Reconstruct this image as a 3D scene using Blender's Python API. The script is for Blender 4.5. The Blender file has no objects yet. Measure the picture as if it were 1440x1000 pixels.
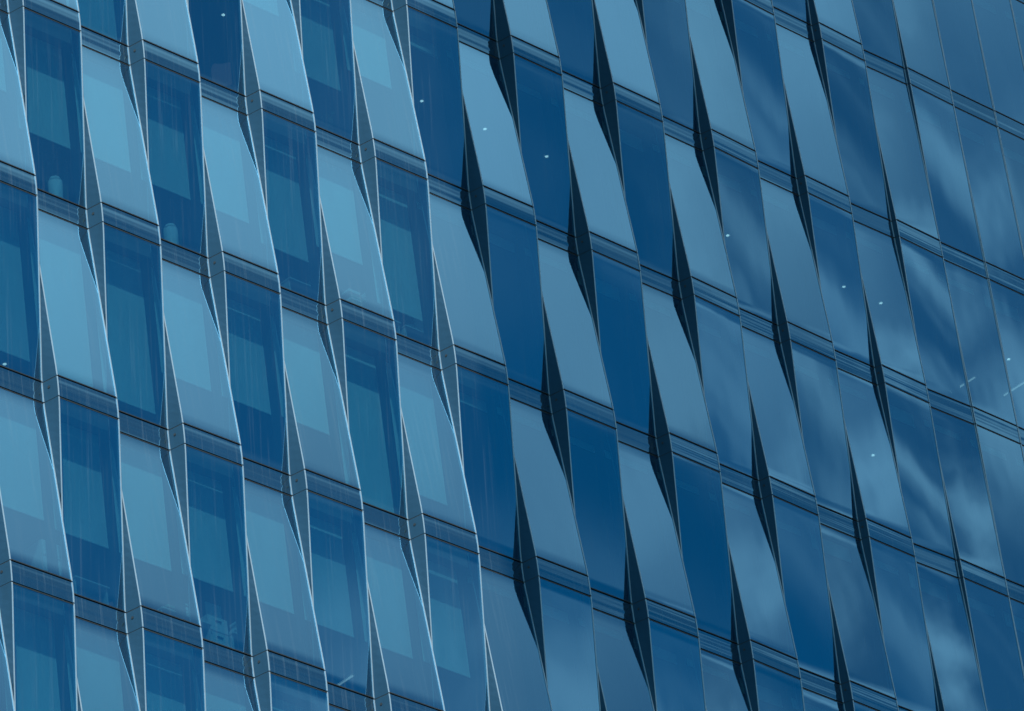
import bpy, math, random
from mathutils import Matrix, Vector
S = bpy.context.scene
COL = S.collection

# ------------------------------------------------------------ camera
CAM_RIGHT = (0.7265989923661469, -0.6766619391762293, -0.11909040415783184)
CAM_DOWN = (0.29959817353022145, 0.46802831654828725, -0.8313786317471532)
CAM_FWD = (0.6182999585230182, 0.568399608531426, 0.5427955842776098)
CAM_POS = (-61.56557047241734, -65.27543243608532, -65.99322224228024)
cam = bpy.data.cameras.new('camera')
cam.sensor_width = 36.0
cam.lens = 8048.471 / 1440 * 36.0
cam.clip_start = 0.5
cam.clip_end = 3000
co = bpy.data.objects.new('camera', cam)
COL.objects.link(co)
co.matrix_world = Matrix((
    (CAM_RIGHT[0], -CAM_DOWN[0], -CAM_FWD[0], CAM_POS[0]),
    (CAM_RIGHT[1], -CAM_DOWN[1], -CAM_FWD[1], CAM_POS[1]),
    (CAM_RIGHT[2], -CAM_DOWN[2], -CAM_FWD[2], CAM_POS[2]),
    (0, 0, 0, 1)))
S.camera = co

# ------------------------------------------------------------ sun, sky, exposure
SUN = Vector((-0.8, -1.0, 1.3)).normalized()          # towards the sun
SUN_EL = math.asin(SUN.z)
SUN_ROT = math.atan2(SUN.x, SUN.y)
sl = bpy.data.lights.new('sun', 'SUN')
sl.energy = 4.5
sl.angle = math.radians(0.5)
sl.color = (1.0, 0.97, 0.93)
so = bpy.data.objects.new('sun', sl)
COL.objects.link(so)
so.rotation_euler = SUN.to_track_quat('Z', 'Y').to_euler()

W_ = bpy.data.worlds.new('World')
S.world = W_
W_.use_nodes = True
nt = W_.node_tree
nt.nodes.clear()


def N(tree, typ, **kw):
    n = tree.nodes.new(typ)
    for k, v in kw.items():
        setattr(n, k, v)
    return n


def math_node(tree, op, a=None, b=None, c=None, clamp=False):
    n = tree.nodes.new('ShaderNodeMath')
    n.operation = op
    n.use_clamp = clamp
    for i, v in enumerate((a, b, c)):
        if v is None:
            continue
        if isinstance(v, (int, float)):
            n.inputs[i].default_value = v
        else:
            tree.links.new(v, n.inputs[i])
    return n.outputs[0]


sky = N(nt, 'ShaderNodeTexSky', sky_type='NISHITA')
sky.sun_disc = False
sky.sun_elevation = SUN_EL
sky.sun_rotation = SUN_ROT
sky.air_density = 1.0
sky.dust_density = 0.3
sky.ozone_density = 2.5
tc = N(nt, 'ShaderNodeTexCoord')
sep = N(nt, 'ShaderNodeSeparateXYZ')
nt.links.new(tc.outputs['Generated'], sep.inputs[0])


def sky_noise(scale, detail, rough, stretch, off, dist=0.0):
    m = N(nt, 'ShaderNodeMapping')
    m.inputs['Scale'].default_value = stretch
    m.inputs['Location'].default_value = off
    nt.links.new(tc.outputs['Generated'], m.inputs[0])
    n = N(nt, 'ShaderNodeTexNoise')
    n.inputs['Scale'].default_value = scale
    n.inputs['Detail'].default_value = detail
    n.inputs['Roughness'].default_value = rough
    n.inputs['Distortion'].default_value = dist
    nt.links.new(m.outputs[0], n.inputs['Vector'])
    return n.outputs['Fac']


def ss(tree, v, lo, hi, tlo=0.0, thi=1.0):
    n = tree.nodes.new('ShaderNodeMapRange')
    n.interpolation_type = 'SMOOTHSTEP'
    n.inputs['From Min'].default_value = lo
    n.inputs['From Max'].default_value = hi
    n.inputs['To Min'].default_value = tlo
    n.inputs['To Max'].default_value = thi
    tree.links.new(v, n.inputs['Value'])
    return n.outputs[0]


# puffy clouds low down with clear gaps, a thin even veil higher up
puff = sky_noise(20.0, 7.0, 0.52, (1, 1, 1.15), (3.35, 1.2, 2.1), 0.1)
big = sky_noise(6.0, 3.0, 0.5, (1, 1, 1), (2.1, 0.4, 1.7))
z = sep.outputs['Z']
veil = ss(nt, math_node(nt, 'MULTIPLY_ADD', big, 0.12, z), 0.585, 0.78, 0.0, 0.92)
veil = math_node(nt, 'MULTIPLY', veil, ss(nt, z, 0.76, 0.88, 1.0, 0.1))
cl = ss(nt, puff, 0.42, 0.68, 0.06, 0.62)
cl = math_node(nt, 'MULTIPLY', cl, ss(nt, sep.outputs['X'], 0.615, 0.675, 0.14, 1.0))
band_lo = ss(nt, z, 0.425, 0.47, 0.0, 1.0)
band = ss(nt, z, 0.53, 0.62, 1.0, 0.28)
cl = math_node(nt, 'MULTIPLY', cl, math_node(nt, 'MULTIPLY', band, band_lo))
cl = math_node(nt, 'MULTIPLY', cl, ss(nt, z, 0.76, 0.88, 1.0, 0.1))
low = math_node(nt, 'MULTIPLY', ss(nt, puff, 0.36, 0.62, 0.05, 0.52), ss(nt, z, 0.385, 0.425, 1.0, 0.0))
low = math_node(nt, 'MULTIPLY', low, ss(nt, sep.outputs['X'], 0.56, 0.64, 0.3, 1.0))
cl = math_node(nt, 'ADD', cl, low)
mask = math_node(nt, 'ADD', veil, cl, clamp=True)
deep = N(nt, 'ShaderNodeMix', data_type='RGBA', blend_type='MULTIPLY')
deep.inputs['Factor'].default_value = 1.0
deep.inputs['B'].default_value = (0.06, 1.26, 1.45, 1)
nt.links.new(sky.outputs[0], deep.inputs['A'])
mix = N(nt, 'ShaderNodeMix', data_type='RGBA')
nt.links.new(mask, mix.inputs['Factor'])
nt.links.new(deep.outputs['Result'], mix.inputs['A'])
mix.inputs['B'].default_value = (15, 16.6, 18.2, 1)    # sunlit cloud in the sky texture's own units
bg = N(nt, 'ShaderNodeBackground')
bg.inputs['Strength'].default_value = 0.06
nt.links.new(mix.outputs['Result'], bg.inputs['Color'])
wo = N(nt, 'ShaderNodeOutputWorld')
nt.links.new(bg.outputs[0], wo.inputs['Surface'])

S.view_settings.view_transform = 'Standard'
S.view_settings.look = 'None'
S.view_settings.exposure = 0.0
S.view_settings.gamma = 1.0
S.render.engine = 'CYCLES'
S.cycles.max_bounces = 10
S.cycles.transparent_max_bounces = 16
S.cycles.glossy_bounces = 5
S.cycles.use_denoising = True


# ------------------------------------------------------------ materials
def new_mat(name):
    m = bpy.data.materials.new(name)
    m.use_nodes = True
    m.node_tree.nodes.clear()
    return m, m.node_tree


def principled(name, col, rough=0.5, metal=0.0, spec=0.5, noise=0.0, nscale=4.0, stretch=(1, 1, 1), emit=None, estr=0):
    m, t = new_mat(name)
    b = N(t, 'ShaderNodeBsdfPrincipled')
    b.inputs['Base Color'].default_value = (*col, 1)
    b.inputs['Roughness'].default_value = rough
    b.inputs['Metallic'].default_value = metal
    b.inputs['Specular IOR Level'].default_value = spec
    if emit:
        b.inputs['Emission Color'].default_value = (*emit, 1)
        b.inputs['Emission Strength'].default_value = estr
    if noise:
        g = N(t, 'ShaderNodeNewGeometry')
        mp = N(t, 'ShaderNodeMapping')
        mp.inputs['Scale'].default_value = stretch
        t.links.new(g.outputs['Position'], mp.inputs[0])
        n = N(t, 'ShaderNodeTexNoise')
        n.inputs['Scale'].default_value = nscale
        n.inputs['Detail'].default_value = 4
        t.links.new(mp.outputs[0], n.inputs['Vector'])
        r = N(t, 'ShaderNodeMapRange')
        r.inputs['To Min'].default_value = 1 - noise
        r.inputs['To Max'].default_value = 1 + noise
        t.links.new(n.outputs['Fac'], r.inputs['Value'])
        mx = N(t, 'ShaderNodeMix', data_type='RGBA', blend_type='MULTIPLY')
        mx.inputs['Factor'].default_value = 1
        mx.inputs['A'].default_value = (*col, 1)
        t.links.new(r.outputs[0], mx.inputs['B'])
        t.links.new(mx.outputs['Result'], b.inputs['Base Color'])
    o = N(t, 'ShaderNodeOutputMaterial')
    t.links.new(b.outputs[0], o.inputs['Surface'])
    return m


def streaks(t, sx, sz, lo, hi, amt):
    """thin vertical runs of dried rain and dust"""
    g = N(t, 'ShaderNodeNewGeometry')
    mp = N(t, 'ShaderNodeMapping')
    mp.inputs['Scale'].default_value = (sx, 0.6, sz)
    t.links.new(g.outputs['Position'], mp.inputs[0])
    n = N(t, 'ShaderNodeTexNoise')
    n.inputs['Scale'].default_value = 1.0
    n.inputs['Detail'].default_value = 3
    n.inputs['Roughness'].default_value = 0.6
    t.links.new(mp.outputs[0], n.inputs['Vector'])
    return ss(t, n.outputs['Fac'], lo, hi, 0.0, amt)


GLOSS = (0.26, 0.66, 0.94, 1)


def glass_mat(name, back=None, dust=0.05, refl=0.50, bump=0.0012):
    m, t = new_mat(name)
    g = N(t, 'ShaderNodeNewGeometry')
    n = N(t, 'ShaderNodeTexNoise')
    mp = N(t, 'ShaderNodeMapping')
    mp.inputs['Scale'].default_value = (1.1, 1.0, 0.45)
    t.links.new(g.outputs['Position'], mp.inputs[0])
    t.links.new(mp.outputs[0], n.inputs['Vector'])
    n.inputs['Scale'].default_value = 1.2
    n.inputs['Detail'].default_value = 1
    bp = N(t, 'ShaderNodeBump')
    bp.inputs['Strength'].default_value = 1.0
    bp.inputs['Distance'].default_value = bump
    t.links.new(n.outputs['Fac'], bp.inputs['Height'])
    gl = N(t, 'ShaderNodeBsdfGlossy')
    gl.inputs['Color'].default_value = GLOSS
    gl.inputs['Roughness'].default_value = 0.03
    t.links.new(bp.outputs[0], gl.inputs['Normal'])
    if back is None:
        bk = N(t, 'ShaderNodeBsdfTransparent')
        bk.inputs['Color'].default_value = (0.30, 0.58, 0.63, 1)
    else:
        bk = N(t, 'ShaderNodeBsdfDiffuse')
        bk.inputs['Color'].default_value = (*back, 1)
    lw = N(t, 'ShaderNodeLayerWeight')
    lw.inputs['Blend'].default_value = 0.5
    f5 = math_node(t, 'POWER', lw.outputs['Facing'], 4.0)
    oi = N(t, 'ShaderNodeObjectInfo')
    f = math_node(t, 'MULTIPLY_ADD', f5, 1.0 - refl, refl, clamp=True)
    f = math_node(t, 'MULTIPLY', f, math_node(t, 'MULTIPLY_ADD', oi.outputs['Random'], 0.14, 0.93))
    mx = N(t, 'ShaderNodeMixShader')
    t.links.new(f, mx.inputs[0])
    t.links.new(bk.outputs[0], mx.inputs[1])
    t.links.new(gl.outputs[0], mx.inputs[2])
    df = N(t, 'ShaderNodeBsdfDiffuse')
    df.inputs['Color'].default_value = (0.42, 0.58, 0.66, 1)
    st = streaks(t, 14.0, 0.35, 0.52, 0.75, dust)
    d2 = math_node(t, 'ADD', st, dust * 0.18)
    m2 = N(t, 'ShaderNodeMixShader')
    t.links.new(d2, m2.inputs[0])
    t.links.new(mx.outputs[0], m2.inputs[1])
    t.links.new(df.outputs[0], m2.inputs[2])
    o = N(t, 'ShaderNodeOutputMaterial')
    t.links.new(m2.outputs[0], o.inputs['Surface'])
    return m


def clear_mat(name, col):
    m, t = new_mat(name)
    b = N(t, 'ShaderNodeBsdfTransparent')
    b.inputs['Color'].default_value = (*col, 1)
    o = N(t, 'ShaderNodeOutputMaterial')
    t.links.new(b.outputs[0], o.inputs['Surface'])
    return m


M = {}
M['glass'] = glass_mat('coated_glass')
M['glass_in'] = clear_mat('glass_inner_face', (0.9, 0.97, 0.98))
M['spandrel'] = glass_mat('spandrel_glass', back=(0.010, 0.030, 0.045), dust=0.09, refl=0.38)
M['alu'] = principled('anodised_aluminium', (0.36, 0.50, 0.60), 0.5, 0.2, noise=0.1, nscale=6)
M['gasket'] = principled('black_gasket', (0.022, 0.032, 0.04), 0.6)
M['fin'] = principled('grey_blue_metal_sheet', (0.022, 0.08, 0.14), 0.75, 0.0, 0.12, noise=0.12, nscale=2.0, stretch=(4, 4, 0.6))
M['blind'] = principled('woven_blind', (0.62, 0.74, 0.74), 0.9, noise=0.22, nscale=0.9, stretch=(1.6, 1, 0.5))
M['ceiling'] = principled('ceiling_tiles', (0.16, 0.18, 0.19), 0.9)
M['wall'] = principled('dark_inner_wall', (0.06, 0.07, 0.08), 0.9)
M['floor'] = principled('carpet', (0.05, 0.06, 0.07), 0.95)
M['lamp'] = principled('lamp_glow', (0.9, 0.9, 0.9), 0.5, emit=(1, 1, 0.98), estr=1.6)
M['tube'] = principled('tube_glow', (0.9, 0.9, 0.9), 0.5, emit=(1, 1, 0.98), estr=0.5)
M['white'] = principled('white_plastic', (0.7, 0.75, 0.76), 0.5)
M['pale'] = principled('pale_laminate', (0.5, 0.55, 0.56), 0.6)
M['dark'] = principled('dark_plastic', (0.03, 0.035, 0.04), 0.5)
M['leaf'] = principled('leaf', (0.10, 0.17, 0.09), 0.6)
M['red'] = principled('red_fabric', (0.45, 0.10, 0.09), 0.8)
M['paper'] = principled('paper', (0.6, 0.66, 0.66), 0.8)
M['green'] = principled('green_card', (0.08, 0.30, 0.2), 0.7)
M['concrete'] = principled('concrete', (0.32, 0.32, 0.31), 0.85, noise=0.15, nscale=0.8)
M['asphalt'] = principled('asphalt', (0.05, 0.05, 0.052), 0.9, noise=0.25, nscale=0.6)
M['towerglass'] = principled('tower_glass', (0.03, 0.05, 0.07), 0.1, 0.0, 0.8)


# ------------------------------------------------------------ mesh builder
class MB:
    def __init__(self):
        self.v, self.f, self.m, self.sm = [], [], [], []

    def face(self, pts, mi=0, smooth=False):
        b = len(self.v)
        self.v += [tuple(p) for p in pts]
        self.f.append(tuple(range(b, b + len(pts))))
        self.m.append(mi)
        self.sm.append(smooth)

    def grid(self, rows, mi=0, smooth=True, flip=False):
        b = len(self.v)
        n = len(rows[0])
        for r in rows:
            self.v += [tuple(p) for p in r]
        for i in range(len(rows) - 1):
            for j in range(n - 1):
                q = (b + i * n + j, b + i * n + j + 1, b + (i + 1) * n + j + 1, b + (i + 1) * n + j)
                self.f.append(q[::-1] if flip else q)
                self.m.append(mi)
                self.sm.append(smooth)

    def box(self, x0, x1, y0, y1, z0, z1, mi=0):
        p = [(x0, y0, z0), (x1, y0, z0), (x1, y1, z0), (x0, y1, z0), (x0, y0, z1), (x1, y0, z1), (x1, y1, z1), (x0, y1, z1)]
        b = len(self.v)
        self.v += p
        for q in ((0, 3, 2, 1), (4, 5, 6, 7), (0, 1, 5, 4), (1, 2, 6, 5), (2, 3, 7, 6), (3, 0, 4, 7)):
            self.f.append(tuple(b + i for i in q))
            self.m.append(mi)
            self.sm.append(False)

    def strip(self, secs, mi=0, smooth=False):
        """a bar swept through quad sections (each four points)"""
        b = len(self.v)
        for s in secs:
            self.v += [tuple(p) for p in s]
        for i in range(len(secs) - 1):
            for j in range(4):
                a, c = b + i * 4 + j, b + i * 4 + (j + 1) % 4
                self.f.append((a, c, c + 4, a + 4))
                self.m.append(mi)
                self.sm.append(smooth)
        self.f.append((b, b + 1, b + 2, b + 3)[::-1])
        e = b + 4 * (len(secs) - 1)
        self.f.append((e, e + 1, e + 2, e + 3))
        self.m += [mi, mi]
        self.sm += [False, False]

    def cyl(self, c, axis, r, h, n=16, mi=0, r2=None):
        c = Vector(c)
        a = Vector(axis).normalized()
        u = a.orthogonal().normalized()
        w = a.cross(u)
        r2 = r if r2 is None else r2
        b = len(self.v)
        for k, (rr, hh) in enumerate(((r, 0), (r2, h))):
            for i in range(n):
                t = 2 * math.pi * i / n
                self.v.append(tuple(c + a * hh + (u * math.cos(t) + w * math.sin(t)) * rr))
        for i in range(n):
            j = (i + 1) % n
            self.f.append((b + i, b + j, b + n + j, b + n + i))
            self.m.append(mi)
            self.sm.append(True)
        self.f.append(tuple(b + n - 1 - i for i in range(n)))
        self.f.append(tuple(b + n + i for i in range(n)))
        self.m += [mi, mi]
        self.sm += [False, False]

    def add(self, o, mshift=0):
        b = len(self.v)
        self.v += o.v
        self.f += [tuple(i + b for i in f) for f in o.f]
        self.m += [i + mshift for i in o.m]
        self.sm += o.sm

    def build(self, name, mats, parent=None, loc=None):
        me = bpy.data.meshes.new(name)
        me.from_pydata(self.v, [], self.f)
        for m in mats:
            me.materials.append(M[m])
        me.polygons.foreach_set('material_index', self.m)
        me.polygons.foreach_set('use_smooth', self.sm)
        me.validate()
        me.update()
        o = bpy.data.objects.new(name, me)
        COL.objects.link(o)
        if parent:
            o.parent = parent
        if loc:
            o.location = loc
        return o


def thing(name, label, cat, loc=(0, 0, 0), group=None):
    o = bpy.data.objects.new(name, None)
    COL.objects.link(o)
    o.location = loc
    tag(o, label, cat, group)
    return o


def tag(o, label, cat, group=None, kind=None):
    if label:
        o['label'] = label
    if cat:
        o['category'] = cat
    if group:
        o['group'] = group
    if kind:
        o['kind'] = kind


# ------------------------------------------------------------ facade layout (metres)
W = 1.5                     # bay width
H = 4.4407                  # storey
HB = 0.446                  # spandrel band height
R_BEND = 0.50               # how far from a band the cold bend reaches
K0, K1 = -4, 5              # bands built
C0, C1 = -6, 22             # bays built
BLIND_Y = 0.45
KN = [-4, 0, 4, 7, 10, 12, 14, 16, 18]
OUT = [.1616, .1772, .2136, .2473, .2325, .1358, .0794, .012, .0]
INN = [.1743, .1591, .1156, .0876, .0567, .0820, .0865, .010, .0]
DRIFT = 0.2776


def interp(t, ys):
    if t <= KN[0]:
        return ys[0]
    for i in range(len(KN) - 1):
        if t <= KN[i + 1]:
            f = (t - KN[i]) / (KN[i + 1] - KN[i])
            return ys[i] * (1 - f) + ys[i + 1] * f
    return ys[-1]


def zb(k):
    return -k * H + (0.39 if k <= -2 else 0.0)


def half_amp(b, k):
    t = b + DRIFT * k
    return 0.5 * (interp(t, OUT) + interp(t, INN))


def vraw(b, c, k):
    t = b + DRIFT * k
    return -interp(t, OUT) if (c + k) % 2 == 0 else interp(t, INN)


def vfix(b, c, k):
    v = vraw(b, c, k)
    mu = (vraw(b, c, k - 1) - v) / (zb(k - 1) - zb(k))
    ml = (v - vraw(b, c, k + 1)) / (zb(k) - zb(k + 1))
    return v - (mu - ml) * R_BEND / 4


def prof(b, c, z):
    """depth of the glass line of bay c along its boundary b at height z"""
    k = min(range(K0 - 2, K1 + 3), key=lambda q: abs(zb(q) - z))
    t = z - zb(k)
    V = vfix(b, c, k)
    mu = (vfix(b, c, k - 1) - V) / (zb(k - 1) - zb(k))
    ml = (V - vfix(b, c, k + 1)) / (zb(k) - zb(k + 1))
    if abs(t) >= R_BEND:
        return V + (mu if t > 0 else ml) * t
    r = R_BEND
    return V - ml * r + ml * (t + r) + (mu - ml) * (t + r) ** 2 / (4 * r)


def eps(b, k):
    return 0.0327 * min(1.0, half_amp(b, k) / 0.15)


def eps_z(b, z):
    for k in range(K0 - 2, K1 + 2):
        if zb(k) >= z >= zb(k + 1):
            f = (zb(k) - z) / (zb(k) - zb(k + 1))
            return eps(b, k) * (1 - f) + eps(b, k + 1) * f
    return eps(b, 0)


def edge(c, side, z):
    b = c + side
    e = eps_z(b, z) + 0.002
    x = b * W + (e if side == 0 else -e)
    return x, prof(b, c, z)


def zs_pane(k, gap=0.026):
    zt, z0 = zb(k) - HB / 2 - gap / 2, zb(k + 1) + HB / 2 + gap / 2
    n1 = 6
    top = [zt - (R_BEND - HB / 2) * i / n1 for i in range(n1)]
    bot = [z0 + (R_BEND - HB / 2) * i / n1 for i in range(n1)][::-1]
    a, b = zb(k) - R_BEND, zb(k + 1) + R_BEND
    mid = [a + (b - a) * i / 6 for i in range(7)]
    return top + mid + bot


def sheet(c, zs, ni=0, no=1, T=0.024, inset=0.006, ripple=0.0, ph=0.0):
    """curved pane of real thickness: outer face material ni, inner and rims no"""
    mb = MB()
    rows, back = [], []
    for z in zs:
        (xl, yl), (xr, yr) = edge(c, 0, z), edge(c, 1, z)
        row = []
        for j in range(5):
            f = j / 4
            rp = ripple * (math.cos(ph + 2 * math.pi * (z - zs[0]) / 0.33) + 0.28 * math.cos(2.3 * ph + 2 * math.pi * (z - zs[0]) / 0.13)) if ripple else 0.0
            row.append((xl + inset + (xr - xl - 2 * inset) * f, yl + (yr - yl) * f + rp, z))
        rows.append(row)
        back.append([(p[0], p[1] + T, p[2]) for p in row])
    mb.grid(rows, ni, True, flip=True)
    mb.grid(back, no, True, flip=False)
    for r0, r1 in ((rows[0], back[0]), (back[-1], rows[-1])):
        mb.grid([r0, r1], no, False)
    for j in (0, -1):
        mb.grid([[r[j] for r in rows], [r[j] for r in back]], no, False, flip=(j == -1))
    return mb


BAR = 0.024


def edge_bars(mb, c, zs, mi=0, proud=0.010, deep=0.055, sides=(0, 1)):
    for side in sides:
        secs = []
        for z in zs:
            x, y = edge(c, side, z)
            s = 1 if side == 0 else -1
            x1 = x + s * BAR
            secs.append([(x, y - proud, z), (x1, y - proud, z), (x1, y + deep, z), (x, y + deep, z)])
        mb.strip(secs, mi)


def cross_bar(mb, c, z, h, mi, proud=0.004, deep=0.05):
    (xl, yl), (xr, yr) = edge(c, 0, z), edge(c, 1, z)
    xl += BAR + 0.001
    xr -= BAR + 0.001
    mb.strip([[(xl, yl - proud, z - h / 2), (xl, yl + deep, z - h / 2), (xl, yl + deep, z + h / 2), (xl, yl - proud, z + h / 2)],
              [(xr, yr - proud, z - h / 2), (xr, yr + deep, z - h / 2), (xr, yr + deep, z + h / 2), (xr, yr - proud, z + h / 2)]], mi)


# blinds: how far each hangs below its band (rows of K, bays of C); default near 2.66
rng = random.Random(7)


def blind_drop(c, k):
    known = {(-2, 0): 2.64, (-1, 0): 2.60, (0, 0): 2.66, (1, 0): 2.64, (2, 0): 3.0, (3, 0): 2.5,
             (-3, 1): 3.6, (-2, 1): 3.75, (-1, 1): 3.7, (0, 1): 2.66, (1, 1): 2.66, (2, 1): 2.6, (3, 1): 3.9, (4, 1): 3.2,
             (-3, 2): 2.6, (-2, 2): 2.7, (-1, 2): 2.7, (0, 2): 2.66, (1, 2): 2.66, (2, 2): 2.7, (3, 2): 2.7,
             (3, -1): 2.66, (4, -1): 2.0, (2, -1): 1.4, (1, -1): 0.6, (0, -1): 0.5, (-1, -1): 3.9}
    if (c, k) in known:
        return known[(c, k)]
    if c >= 5:                                   # the blinds of the shaded side are drawn up
        return rng.choice((0.42, 0.42, 0.5, 0.6))
    return rng.choice((2.66, 2.9, 2.5, 3.3, 1.9))


def make_blind(c, k):
    mb = MB()
    x0, x1 = c * W + 0.03, (c + 1) * W - 0.03
    zt = zb(k) - 0.235
    zl = zb(k) - blind_drop(c, k)
    mb.box(x0, x1, BLIND_Y, BLIND_Y + 0.006, zl + 0.03, zt - 0.06)
    mb.cyl((x0, BLIND_Y + 0.03, zt - 0.035), (1, 0, 0), 0.03, x1 - x0, 12)
    mb.box(x0, x1, BLIND_Y - 0.008, BLIND_Y + 0.014, zl, zl + 0.03)
    return mb


def make_window(c, k):
    zs = zs_pane(k)
    glass = sheet(c, zs)
    fr = MB()
    edge_bars(fr, c, zs, 0)
    for kk, s in ((k, -1), (k + 1, 1)):
        cross_bar(fr, c, zb(kk) + s * (HB / 2 + 0.026), 0.020, 1)
    for side in (0, 1):                    # dark post from the glass back to the blind line
        x = (c + side) * W + (0.003 if side == 0 else -0.003)
        fr.box(min(x, x + (0.024 if side == 0 else -0.024)), max(x, x + (0.024 if side == 0 else -0.024)), 0.235, BLIND_Y + 0.01, zb(k + 1) + 0.24, zb(k) - 0.24, 1)
    return glass, fr, make_blind(c, k)


def make_spandrel(c, k):
    h = HB / 2 - 0.013
    zs = [zb(k) + h - 2 * h * i / 24 for i in range(25)]
    g = sheet(c, zs, 0, 1, ripple=0.0016 * min(1.0, 0.2 + half_amp(c, k) / 0.15), ph=0.9 + 0.5 * math.sin(c * 1.7 + k * 2.9))
    zs = zs[::3]
    tr = []
    for side in (0, 1):
        t = MB()
        edge_bars(t, c, zs, 0, sides=(side,))
        tr.append(t)
    return g, tr


def make_fin(b, k):
    """the folded side sheet between two bays, a long lens centred on band k"""
    zt = 0.5 * (zb(k - 1) + zb(k))
    zl = 0.5 * (zb(k) + zb(k + 1))
    cuts = [(zt, zb(k) + HB / 2 + 0.004), (zb(k) + HB / 2 - 0.016, zb(k) - HB / 2 + 0.010), (zb(k) - HB / 2 - 0.004, zl)]
    fin, jt = MB(), []
    right_out = (b + k) % 2 == 0          # bay b (to the right) stands out here, so the sheet faces left
    s = 1 if right_out else -1
    T = 0.02
    inner = s * 0.006

    def sec(z, back=0.0):
        xl, yl = edge(b - 1, 1, z)
        xr, yr = edge(b, 0, z)
        return (xl, yl, z), (xr, yr, z)
    for (za, zc) in cuts:
        n = 10 if za - zc > 1 else 5
        secs = []
        for i in range(n + 1):
            zz = za + (zc - za) * i / n
            p, q = sec(zz)
            secs.append([p, q, (q[0] + s * T, q[1] + (0.012 if right_out else 0.0), zz), (p[0] + s * T, p[1] + (0.0 if right_out else 0.012), zz)])
        fin.strip(secs, 0, False)
    for zj, hh in ((zb(k) + HB / 2 - 0.006, 0.018), (zb(k) - HB / 2 + 0.003, 0.012)):
        p, q = sec(zj)
        m = 0.004 * s
        A = []
        for zz in (zj - hh / 2, zj + hh / 2):
            A.append([(p[0] + m, p[1], zz), (q[0] + m, q[1], zz), (q[0] + s * T, q[1] + 0.006, zz), (p[0] + s * T, p[1] + 0.006, zz)])
        j1 = MB()
        j1.strip(A, 0)
        jt.append(j1)
    bolt = None
    if right_out and half_amp(b, k) > 0.06:
        bolt = MB()
        p, q = sec(zb(k) + 0.06)
        P, Q = Vector(p), Vector(q)
        d = (Q - P).normalized()
        nrm = Vector((0, 0, 1)).cross(d)
        if nrm.x > 0:
            nrm = -nrm
        bolt.cyl(P + (Q - P) * 0.42 - nrm * 0.004, nrm, 0.028, 0.012, 14)
    return fin, jt, bolt


# what the camera sees, to give the largest repeats their own objects
def in_view(x, y, zz):
    d = Vector((x, y, zz)) - Vector(CAM_POS)
    dz = d.dot(Vector(CAM_FWD))
    px = 0.5 + 8048.471 / 1440 * d.dot(Vector(CAM_RIGHT)) / dz
    py = 0.5 + 8048.471 / 1000 * d.dot(Vector(CAM_DOWN)) / dz
    return px, py, dz


def seen(c, k0z, k1z):
    n = 0
    for i in range(8):
        for j in range(8):
            px, py, dz = in_view((c + (i + .5) / 8) * W, 0, k0z + (k1z - k0z) * (j + .5) / 8)
            if 0 <= px <= 1 and 0 <= py <= 1:
                n += (100.0 / dz) ** 2
    return n


bld = thing('office_building', 'glass office building with a folded facade of tilted window panes between spandrel bands', 'building')

# windows
allw = [(seen(c, zb(k), zb(k + 1)), c, k) for k in range(K0, K1) for c in range(C0, C1)]
allw.sort(reverse=True)
rest = MB()
for i, (a, c, k) in enumerate(allw):
    g, f, bl = make_window(c, k)
    if i < 100 and a > 0:
        w = g.build('window', ['glass', 'glass_in'], bld)
        f.build('frame', ['alu', 'gasket'], w)
        bl.build('blind', ['blind'], w)
    else:
        rest.add(g, 0)
        rest.add(f, 2)
        rest.add(bl, 4)
o = rest.build('window', ['glass', 'glass_in', 'alu', 'gasket', 'blind'], bld)
o['kind'] = 'stuff'

alls = [(seen(c, zb(k) + HB / 2, zb(k) - HB / 2), c, k) for k in range(K0, K1 + 1) for c in range(C0, C1)]
alls.sort(reverse=True)
rest = MB()
for i, (a, c, k) in enumerate(alls):
    g, f = make_spandrel(c, k)
    if i < 100 and a > 0:
        w = g.build('spandrel_panel', ['spandrel', 'gasket'], bld)
        for t in f:
            t.build('edge_trim', ['alu'], w)
    else:
        rest.add(g, 0)
        for t in f:
            rest.add(t, 2)
o = rest.build('spandrel_panel', ['spandrel', 'gasket', 'alu'], bld)
o['kind'] = 'stuff'

allf = []
for k in range(K0, K1 + 1):
    for b in range(C0 + 1, C1):
        if half_amp(b, k) < 0.004:
            continue
        vis = sum(1 for dz in (-1.5, 0, 1.5) for q in [in_view(b * W, 0, zb(k) + dz)] if 0 <= q[0] <= 1 and 0 <= q[1] <= 1)
        allf.append((vis * half_amp(b, k) * (3 if (b + k) % 2 == 0 else 1), b, k))
allf.sort(reverse=True)
rest = MB()
for i, (a, b, k) in enumerate(allf):
    f, j, bo = make_fin(b, k)
    if i < 100 and a > 0:
        w = f.build('side_fin', ['fin'], bld)
        for q in j:
            q.build('joint', ['gasket'], w)
        if bo:
            bo.build('bolt', ['dark'], w)
    else:
        rest.add(f, 0)
        for q in j:
            rest.add(q, 1)
        if bo:
            rest.add(bo, 2)
o = rest.build('side_fin', ['fin', 'gasket', 'dark'], bld)
o['kind'] = 'stuff'

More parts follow.
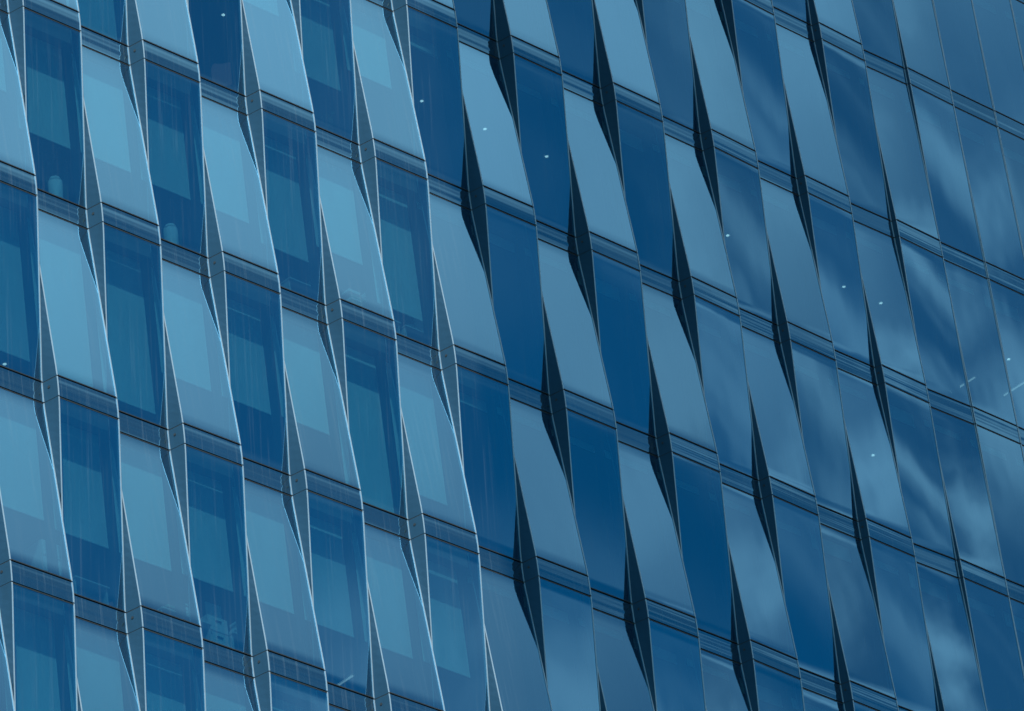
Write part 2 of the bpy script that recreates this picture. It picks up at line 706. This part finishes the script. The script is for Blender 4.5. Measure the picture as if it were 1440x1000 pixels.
# storeys behind the glass
XA, XB, DEEP = C0 * W, C1 * W, 9.0
for k in range(K0, K1 + 1):
    s = MB()
    s.box(XA, XB, 0.26, DEEP, zb(k) - 0.22, zb(k) + 0.18, 0)
    s.box(XA, XB, 0.26, DEEP, zb(k) + 0.184, zb(k) + 0.20, 1)
    s.build('floor_slab', ['ceiling', 'floor'], bld)
bw = MB()
bw.box(XA, XB, DEEP + 0.003, DEEP + 0.3, zb(K1), zb(K0))
bw.build('core_wall', ['wall'], bld)
for x0, x1 in ((XA - 0.32, XA - 0.02), (XB + 0.02, XB + 0.32)):
    e = MB()
    e.box(x0, x1, -0.1, DEEP + 0.3, zb(K1), zb(K0))
    e.build('end_wall', ['concrete'], bld)
GROUND = -67.6
pl = MB()
pl.box(XA - 0.32, XB + 0.32, 0.35, DEEP + 0.3, GROUND, zb(K1) - 0.23)
pl.build('lower_storeys', ['towerglass'], bld)

# ------------------------------------------------------------ lamps under the ceilings
CZ = -0.22


def downlight(x, y, k, where):
    t = thing('ceiling_lamp', where, 'lamp', (x, y, zb(k) + CZ), 'small round ceiling lamps behind the glass')
    a, b_ = MB(), MB()
    a.cyl((0, 0, -0.014), (0, 0, 1), 0.075, 0.012, 20)
    b_.cyl((0, 0, -0.022), (0, 0, 1), 0.036, 0.007, 16)
    a.build('rim', ['white'], t)
    b_.build('diffuser', ['lamp'], t)


downlight(4.59, 2.15, -1, 'small round lit ceiling lamp in the dark pane at top left')
downlight(10.07, 2.1, -1, 'round lit ceiling lamp, leftmost of three in a row at upper centre')
downlight(11.89, 2.1, -1, 'round lit ceiling lamp, middle of three in a row, in a pale pane')
downlight(13.71, 2.1, -1, 'round lit ceiling lamp, rightmost of three in a row at upper centre')
downlight(19.2, 2.06, -1, 'round lit ceiling lamp by the left edge of its pane, right of centre')
downlight(22.9, 2.05, -1, 'round lit ceiling lamp, left of the close pair on the right')
downlight(24.11, 2.05, -1, 'round lit ceiling lamp, right of the close pair, in a pale pane')
downlight(28.38, 2.03, -1, 'round lit ceiling lamp near the right edge of the photo above the tube lamps')
downlight(22.95, 2.13, 0, 'round lit ceiling lamp one storey below the others on the right')
downlight(0.0, 4.59, 1, 'round lit ceiling lamp at the left edge of the photo, lower left')


def tube(x, y0, y1, k, where):
    t = thing('tube_lamp', where, 'lamp', (x, y0, zb(k) + CZ), 'tube lamps behind the glass')
    a, b_ = MB(), MB()
    a.box(-0.05, 0.05, 0, y1 - y0, -0.03, -0.003)
    b_.cyl((0, 0.02, -0.048), (0, 1, 0), 0.016, y1 - y0 - 0.04, 10)
    a.build('housing', ['white'], t)
    b_.build('tube', ['tube'], t)


tube(28.23, 2.95, 3.75, -1, 'lit tube lamp seen across the mullion at the right of the photo')
tube(29.4, 2.45, 3.15, -1, 'lit tube lamp at the right edge of the photo')
tube(8.4, 4.5, 5.2, 2, 'lit tube lamp deep in a room at the bottom left of centre')

# ------------------------------------------------------------ things on the desks by the glass
def fl(k):
    return zb(k) + 0.20           # finished floor of the storey that stands on band k


DESK_H = 0.74


def desk(x, k, width, label, y=0.62):
    t = thing('desk', label, 'desk', (x, y, fl(k)), 'desks behind the panes')
    m = MB()
    m.box(-width / 2, width / 2, 0, 0.7, DESK_H - 0.03, DESK_H)
    m.build('desk_top', ['pale'], t)
    for sx in (-1, 1):
        m = MB()
        a = sx * (width / 2 - 0.03)
        m.box(a - 0.018, a + 0.018, 0.05, 0.65, 0, DESK_H - 0.032)
        m.build('leg', ['pale'], t)
    m = MB()
    m.box(-width / 2 + 0.06, width / 2 - 0.06, 0.60, 0.615, 0.25, DESK_H - 0.034)
    m.build('modesty_panel', ['white'], t)


def plant(x, y, z0, hgt, seed, label, pot='white', spread=0.22, low=0.35):
    rg = random.Random(seed)
    t = thing('potted_plant', label, 'plant', (x, y, z0))
    m = MB()
    m.cyl((0, 0, 0), (0, 0, 1), 0.075, 0.15, 16, r2=0.10)
    m.build('pot', [pot], t)
    st, lf = MB(), MB()
    for i in range(9):
        a = rg.uniform(0, 6.28)
        d = Vector((math.cos(a) * rg.uniform(.2, 1) * spread, math.sin(a) * rg.uniform(.2, .8) * spread, rg.uniform(.5 if low < 0.5 else 0.8, 1) * (hgt - 0.15)))
        st.cyl((0, 0, 0.14), d, 0.006, d.length, 6, r2=0.003)
        for j in range(9):
            c = Vector((0, 0, 0.14)) + d * rg.uniform(low, 1.05) + Vector([rg.uniform(-.05, .05) for _ in range(3)])
            u = Vector([rg.uniform(-1, 1) for _ in range(3)]).normalized() * rg.uniform(.04, .09)
            w = u.orthogonal().normalized() * rg.uniform(.015, .03)
            n_ = u.cross(w).normalized() * 0.004
            lf.face([c - u, c + w + n_, c + u, c - w + n_])
    st.build('stem', ['leaf'], t)
    lf.build('foliage', ['leaf'], t)


def monitor(x, y, z0, label, w=0.5, h=0.3, mat='dark', face=0.0):
    t = thing('monitor', label, 'monitor', (x, y, z0))
    t.rotation_euler = (0, 0, face)
    m = MB()
    m.box(-w / 2, w / 2, -0.015, 0.015, 0.14, 0.14 + h)
    m.build('screen', [mat], t)
    m = MB()
    m.box(-0.02, 0.02, 0.017, 0.04, 0.0, 0.25)
    m.build('stand', [mat], t)
    m = MB()
    m.box(-0.11, 0.11, -0.07, 0.10, -0.0, 0.012)
    m.build('foot', [mat], t)


def stack(x, y, z0, n, label, seed, name='paper_stack', cat='papers'):
    rg = random.Random(seed)
    t = thing(name, label, cat, (x, y, z0))
    zz = 0.001
    for i in range(n):
        h = rg.uniform(.025, .06)
        m = MB()
        a, b_ = rg.uniform(-.02, .02), rg.uniform(-.02, .02)
        w, d = rg.uniform(.13, .17), rg.uniform(.1, .13)
        m.box(a - w, a + w, b_ - d, b_ + d, zz, zz + h)
        zz += h + 0.001
        m.build('binder', [rg.choice(('paper', 'white', 'green', 'dark', 'paper'))], t)


def cabinet(x, y, k, label, n=4):
    t = thing('filing_cabinet', label, 'cabinet', (x, y, fl(k)))
    m = MB()
    m.box(-0.24, 0.24, 0.0, 0.45, 0, 0.34 * n)
    m.build('case', ['pale'], t)
    for i in range(n):
        m = MB()
        m.box(-0.225, 0.225, -0.02, -0.002, 0.02 + 0.34 * i, 0.325 + 0.34 * i)
        d = m.build('drawer', ['paper'], t)
        m = MB()
        m.box(-0.07, 0.07, -0.04, -0.0215, 0.22 + 0.34 * i, 0.245 + 0.34 * i)
        m.build('handle', ['dark'], d)


def chair(x, y, k, label, rz):
    t = thing('office_chair', label, 'chair', (x, y, fl(k)))
    t.rotation_euler = (0, 0, rz)
    m = MB()
    m.box(-0.24, 0.24, -0.22, 0.24, 0.44, 0.52)
    m.build('seat', ['red'], t)
    m = MB()
    rows = []
    for i in range(9):
        zz = 0.58 + 0.55 * i / 8
        hw = 0.23 * math.sqrt(max(0.05, 1 - (abs(i - 4) / 4.6) ** 4))
        rows.append([(-hw, 0.27, zz), (-hw * .5, 0.245, zz), (0, 0.24, zz), (hw * .5, 0.245, zz), (hw, 0.27, zz)])
    m.grid(rows, 0)
    m.grid([[(p[0], p[1] + 0.05, p[2]) for p in q] for q in rows], 0, flip=True)
    m.build('backrest', ['red'], t)
    m = MB()
    m.cyl((0, 0, 0.06), (0, 0, 1), 0.03, 0.378, 10)
    m.build('column', ['dark'], t)
    for i in range(5):
        m = MB()
        a = 2 * math.pi * i / 5
        m.cyl((0.03 * math.cos(a), 0.03 * math.sin(a), 0.08), (math.cos(a), math.sin(a), -0.12), 0.02, 0.27, 8)
        m.build('leg', ['dark'], t)


def bin_(mat, x, y, z0, hh, label):
    t = thing('waste_bin', label, 'bin', (x, y, z0))
    m = MB()
    m.cyl((0, 0, 0), (0, 0, 1), 0.125, hh - 0.12, 24, r2=0.14)
    m.build('drum', [mat], t)
    m = MB()
    m.cyl((0, 0, hh - 0.118), (0, 0, 1), 0.142, 0.09, 24, r2=0.10)
    m.build('lid', [mat], t)


# each storey k stands on band k; x is along the facade
DZ = DESK_H + 0.001
G = fl(1)
# tall plants standing on the floor at the glass, first bays from the left
plant(-1.77, 0.85, G, 1.95, 1, 'bushy dark plant at the foot of the dark pane at top left', spread=0.2, low=0.74)
plant(-1.38, 0.87, G, 2.0, 2, 'slimmer dark plant beside the bushy one at top left', spread=0.13, low=0.78)
bin_('white', -1.85, 0.62, G, 0.92, 'white cylindrical bin below the two dark plants at top left')
plant(-0.40, 0.85, G, 2.2, 3, 'tall leafy plant against the lit blind of a pale pane', spread=0.2, low=0.72)
plant(0.2, 0.95, G, 1.7, 21, 'low leafy plant right of the tall one in the pale pane', spread=0.3, low=0.7)
plant(1.38, 0.85, G, 1.9, 4, 'dark plant above a white bin in a dark pane', spread=0.22, low=0.72)
bin_('white', 1.01, 0.62, G, 0.92, 'white cylindrical bin below a dark plant in a dark pane')
# bay 2: red chair seen through a pale pane
chair(3.25, 1.0, 1, 'red office chair behind a pale pane', 2.8)
# bays 3 and 4: cluttered desks
desk(4.6, 1, 1.3, 'pale desk crowded with a monitor and binders', y=0.5)
monitor(4.3, 0.72, G + DZ, 'dark monitor on the crowded desk', w=0.46, h=0.26, face=0.3)
stack(4.85, 0.68, G + DZ, 7, 'tall pile of binders on the crowded desk', 8)
stack(4.62, 0.95, G + DZ, 8, 'tallest pile of binders at the back of the crowded desk', 18)
plant(4.48, 1.05, G + DZ, 0.55, 6, 'small plant among the binders of the crowded desk')
stack(5.1, 0.62, G + DZ, 4, 'lower pile of binders at the end of the crowded desk', 9)
desk(6.2, 1, 1.4, 'pale desk under long rows of papers in a pale pane', y=0.5)
stack(5.75, 0.65, G + DZ, 9, 'left pile of papers in a pale pane', 10)
stack(6.2, 0.65, G + DZ, 11, 'middle pile of papers in a pale pane', 11)
stack(6.6, 0.65, G + DZ, 12, 'right pile of papers in a pale pane', 12)
desk(7.7, 1, 1.35, 'pale desk with a white backed monitor', y=0.5)
monitor(7.62, 0.68, G + DZ, 'white backed monitor on a desk near the shaded half', w=0.34, h=0.26, mat='white')
plant(7.3, 0.68, G + DZ, 0.5, 13, 'small plant left of the white backed monitor')
# storey on band 3, lower left
G = fl(3)
cabinet(-2.75, 0.62, 3, 'pale filing cabinet with four drawers at lower left')
desk(-1.95, 3, 0.8, 'pale desk right of the filing cabinet at lower left', y=0.5)
chair(-1.3, 0.85, 3, 'red office chair at lower left behind a dark pane', 0.5)
desk(0.3, 3, 1.2, 'pale desk with a pile of coloured binders at lower left', y=0.5)
stack(0.45, 0.65, G + DZ, 6, 'pile of coloured binders behind a pale pane at lower left', 15)
stack(0.05, 0.66, G + DZ, 3, 'low pile of folders left of the coloured binders', 14)
cabinet(1.15, 0.62, 3, 'pale cabinet below the white monitor at lower left', 3)
monitor(1.26, 0.82, G + 1.02, 'white monitor standing on a pale cabinet at lower left', w=0.36, h=0.28, mat='white')
desk(1.75, 3, 0.7, 'narrow pale desk right of the pale cabinet', y=0.5)
stack(1.72, 0.65, G + DZ, 7, 'tall pile of green and white binders in a dark pane', 16)
# storey on band 0
plant(5.8, 0.72, fl(0), 1.1, 17, 'dark plant at the foot of a dark pane near the top', low=0.6)
chair(3.1, 0.85, 0, 'red office chair in a dark pane near the top', 2.4)

# ------------------------------------------------------------ neighbouring tower that keeps the right side in shade
tw = thing('office_tower', 'tall neighbouring tower with an overhanging upper block, out of the picture', 'building', (0, 0, GROUND))
m = MB()
m.box(7.7, 10.5, -32, -20, 0, 76 - 0.01)
m.build('lower_shaft', ['concrete'], tw)
m = MB()
SHX = 8.35 - 0.8 * 20
m.box(SHX, 10.5, -32, -20, 76, 130)
m.build('upper_block', ['concrete'], tw)
m = MB()
for i in range(13):
    m.box(SHX + 0.6, 10.0, -32.05, -32.003, 78 + i * 4, 80.4 + i * 4)
m.build('window_band', ['towerglass'], tw)

# ------------------------------------------------------------ ground
g = MB()
g.face([(-1500, -1500, GROUND), (1500, -1500, GROUND), (1500, 1500, GROUND), (-1500, 1500, GROUND)])
go = g.build('ground', ['asphalt'])
tag(go, 'asphalt street ground far below the facade', 'ground', kind='structure')
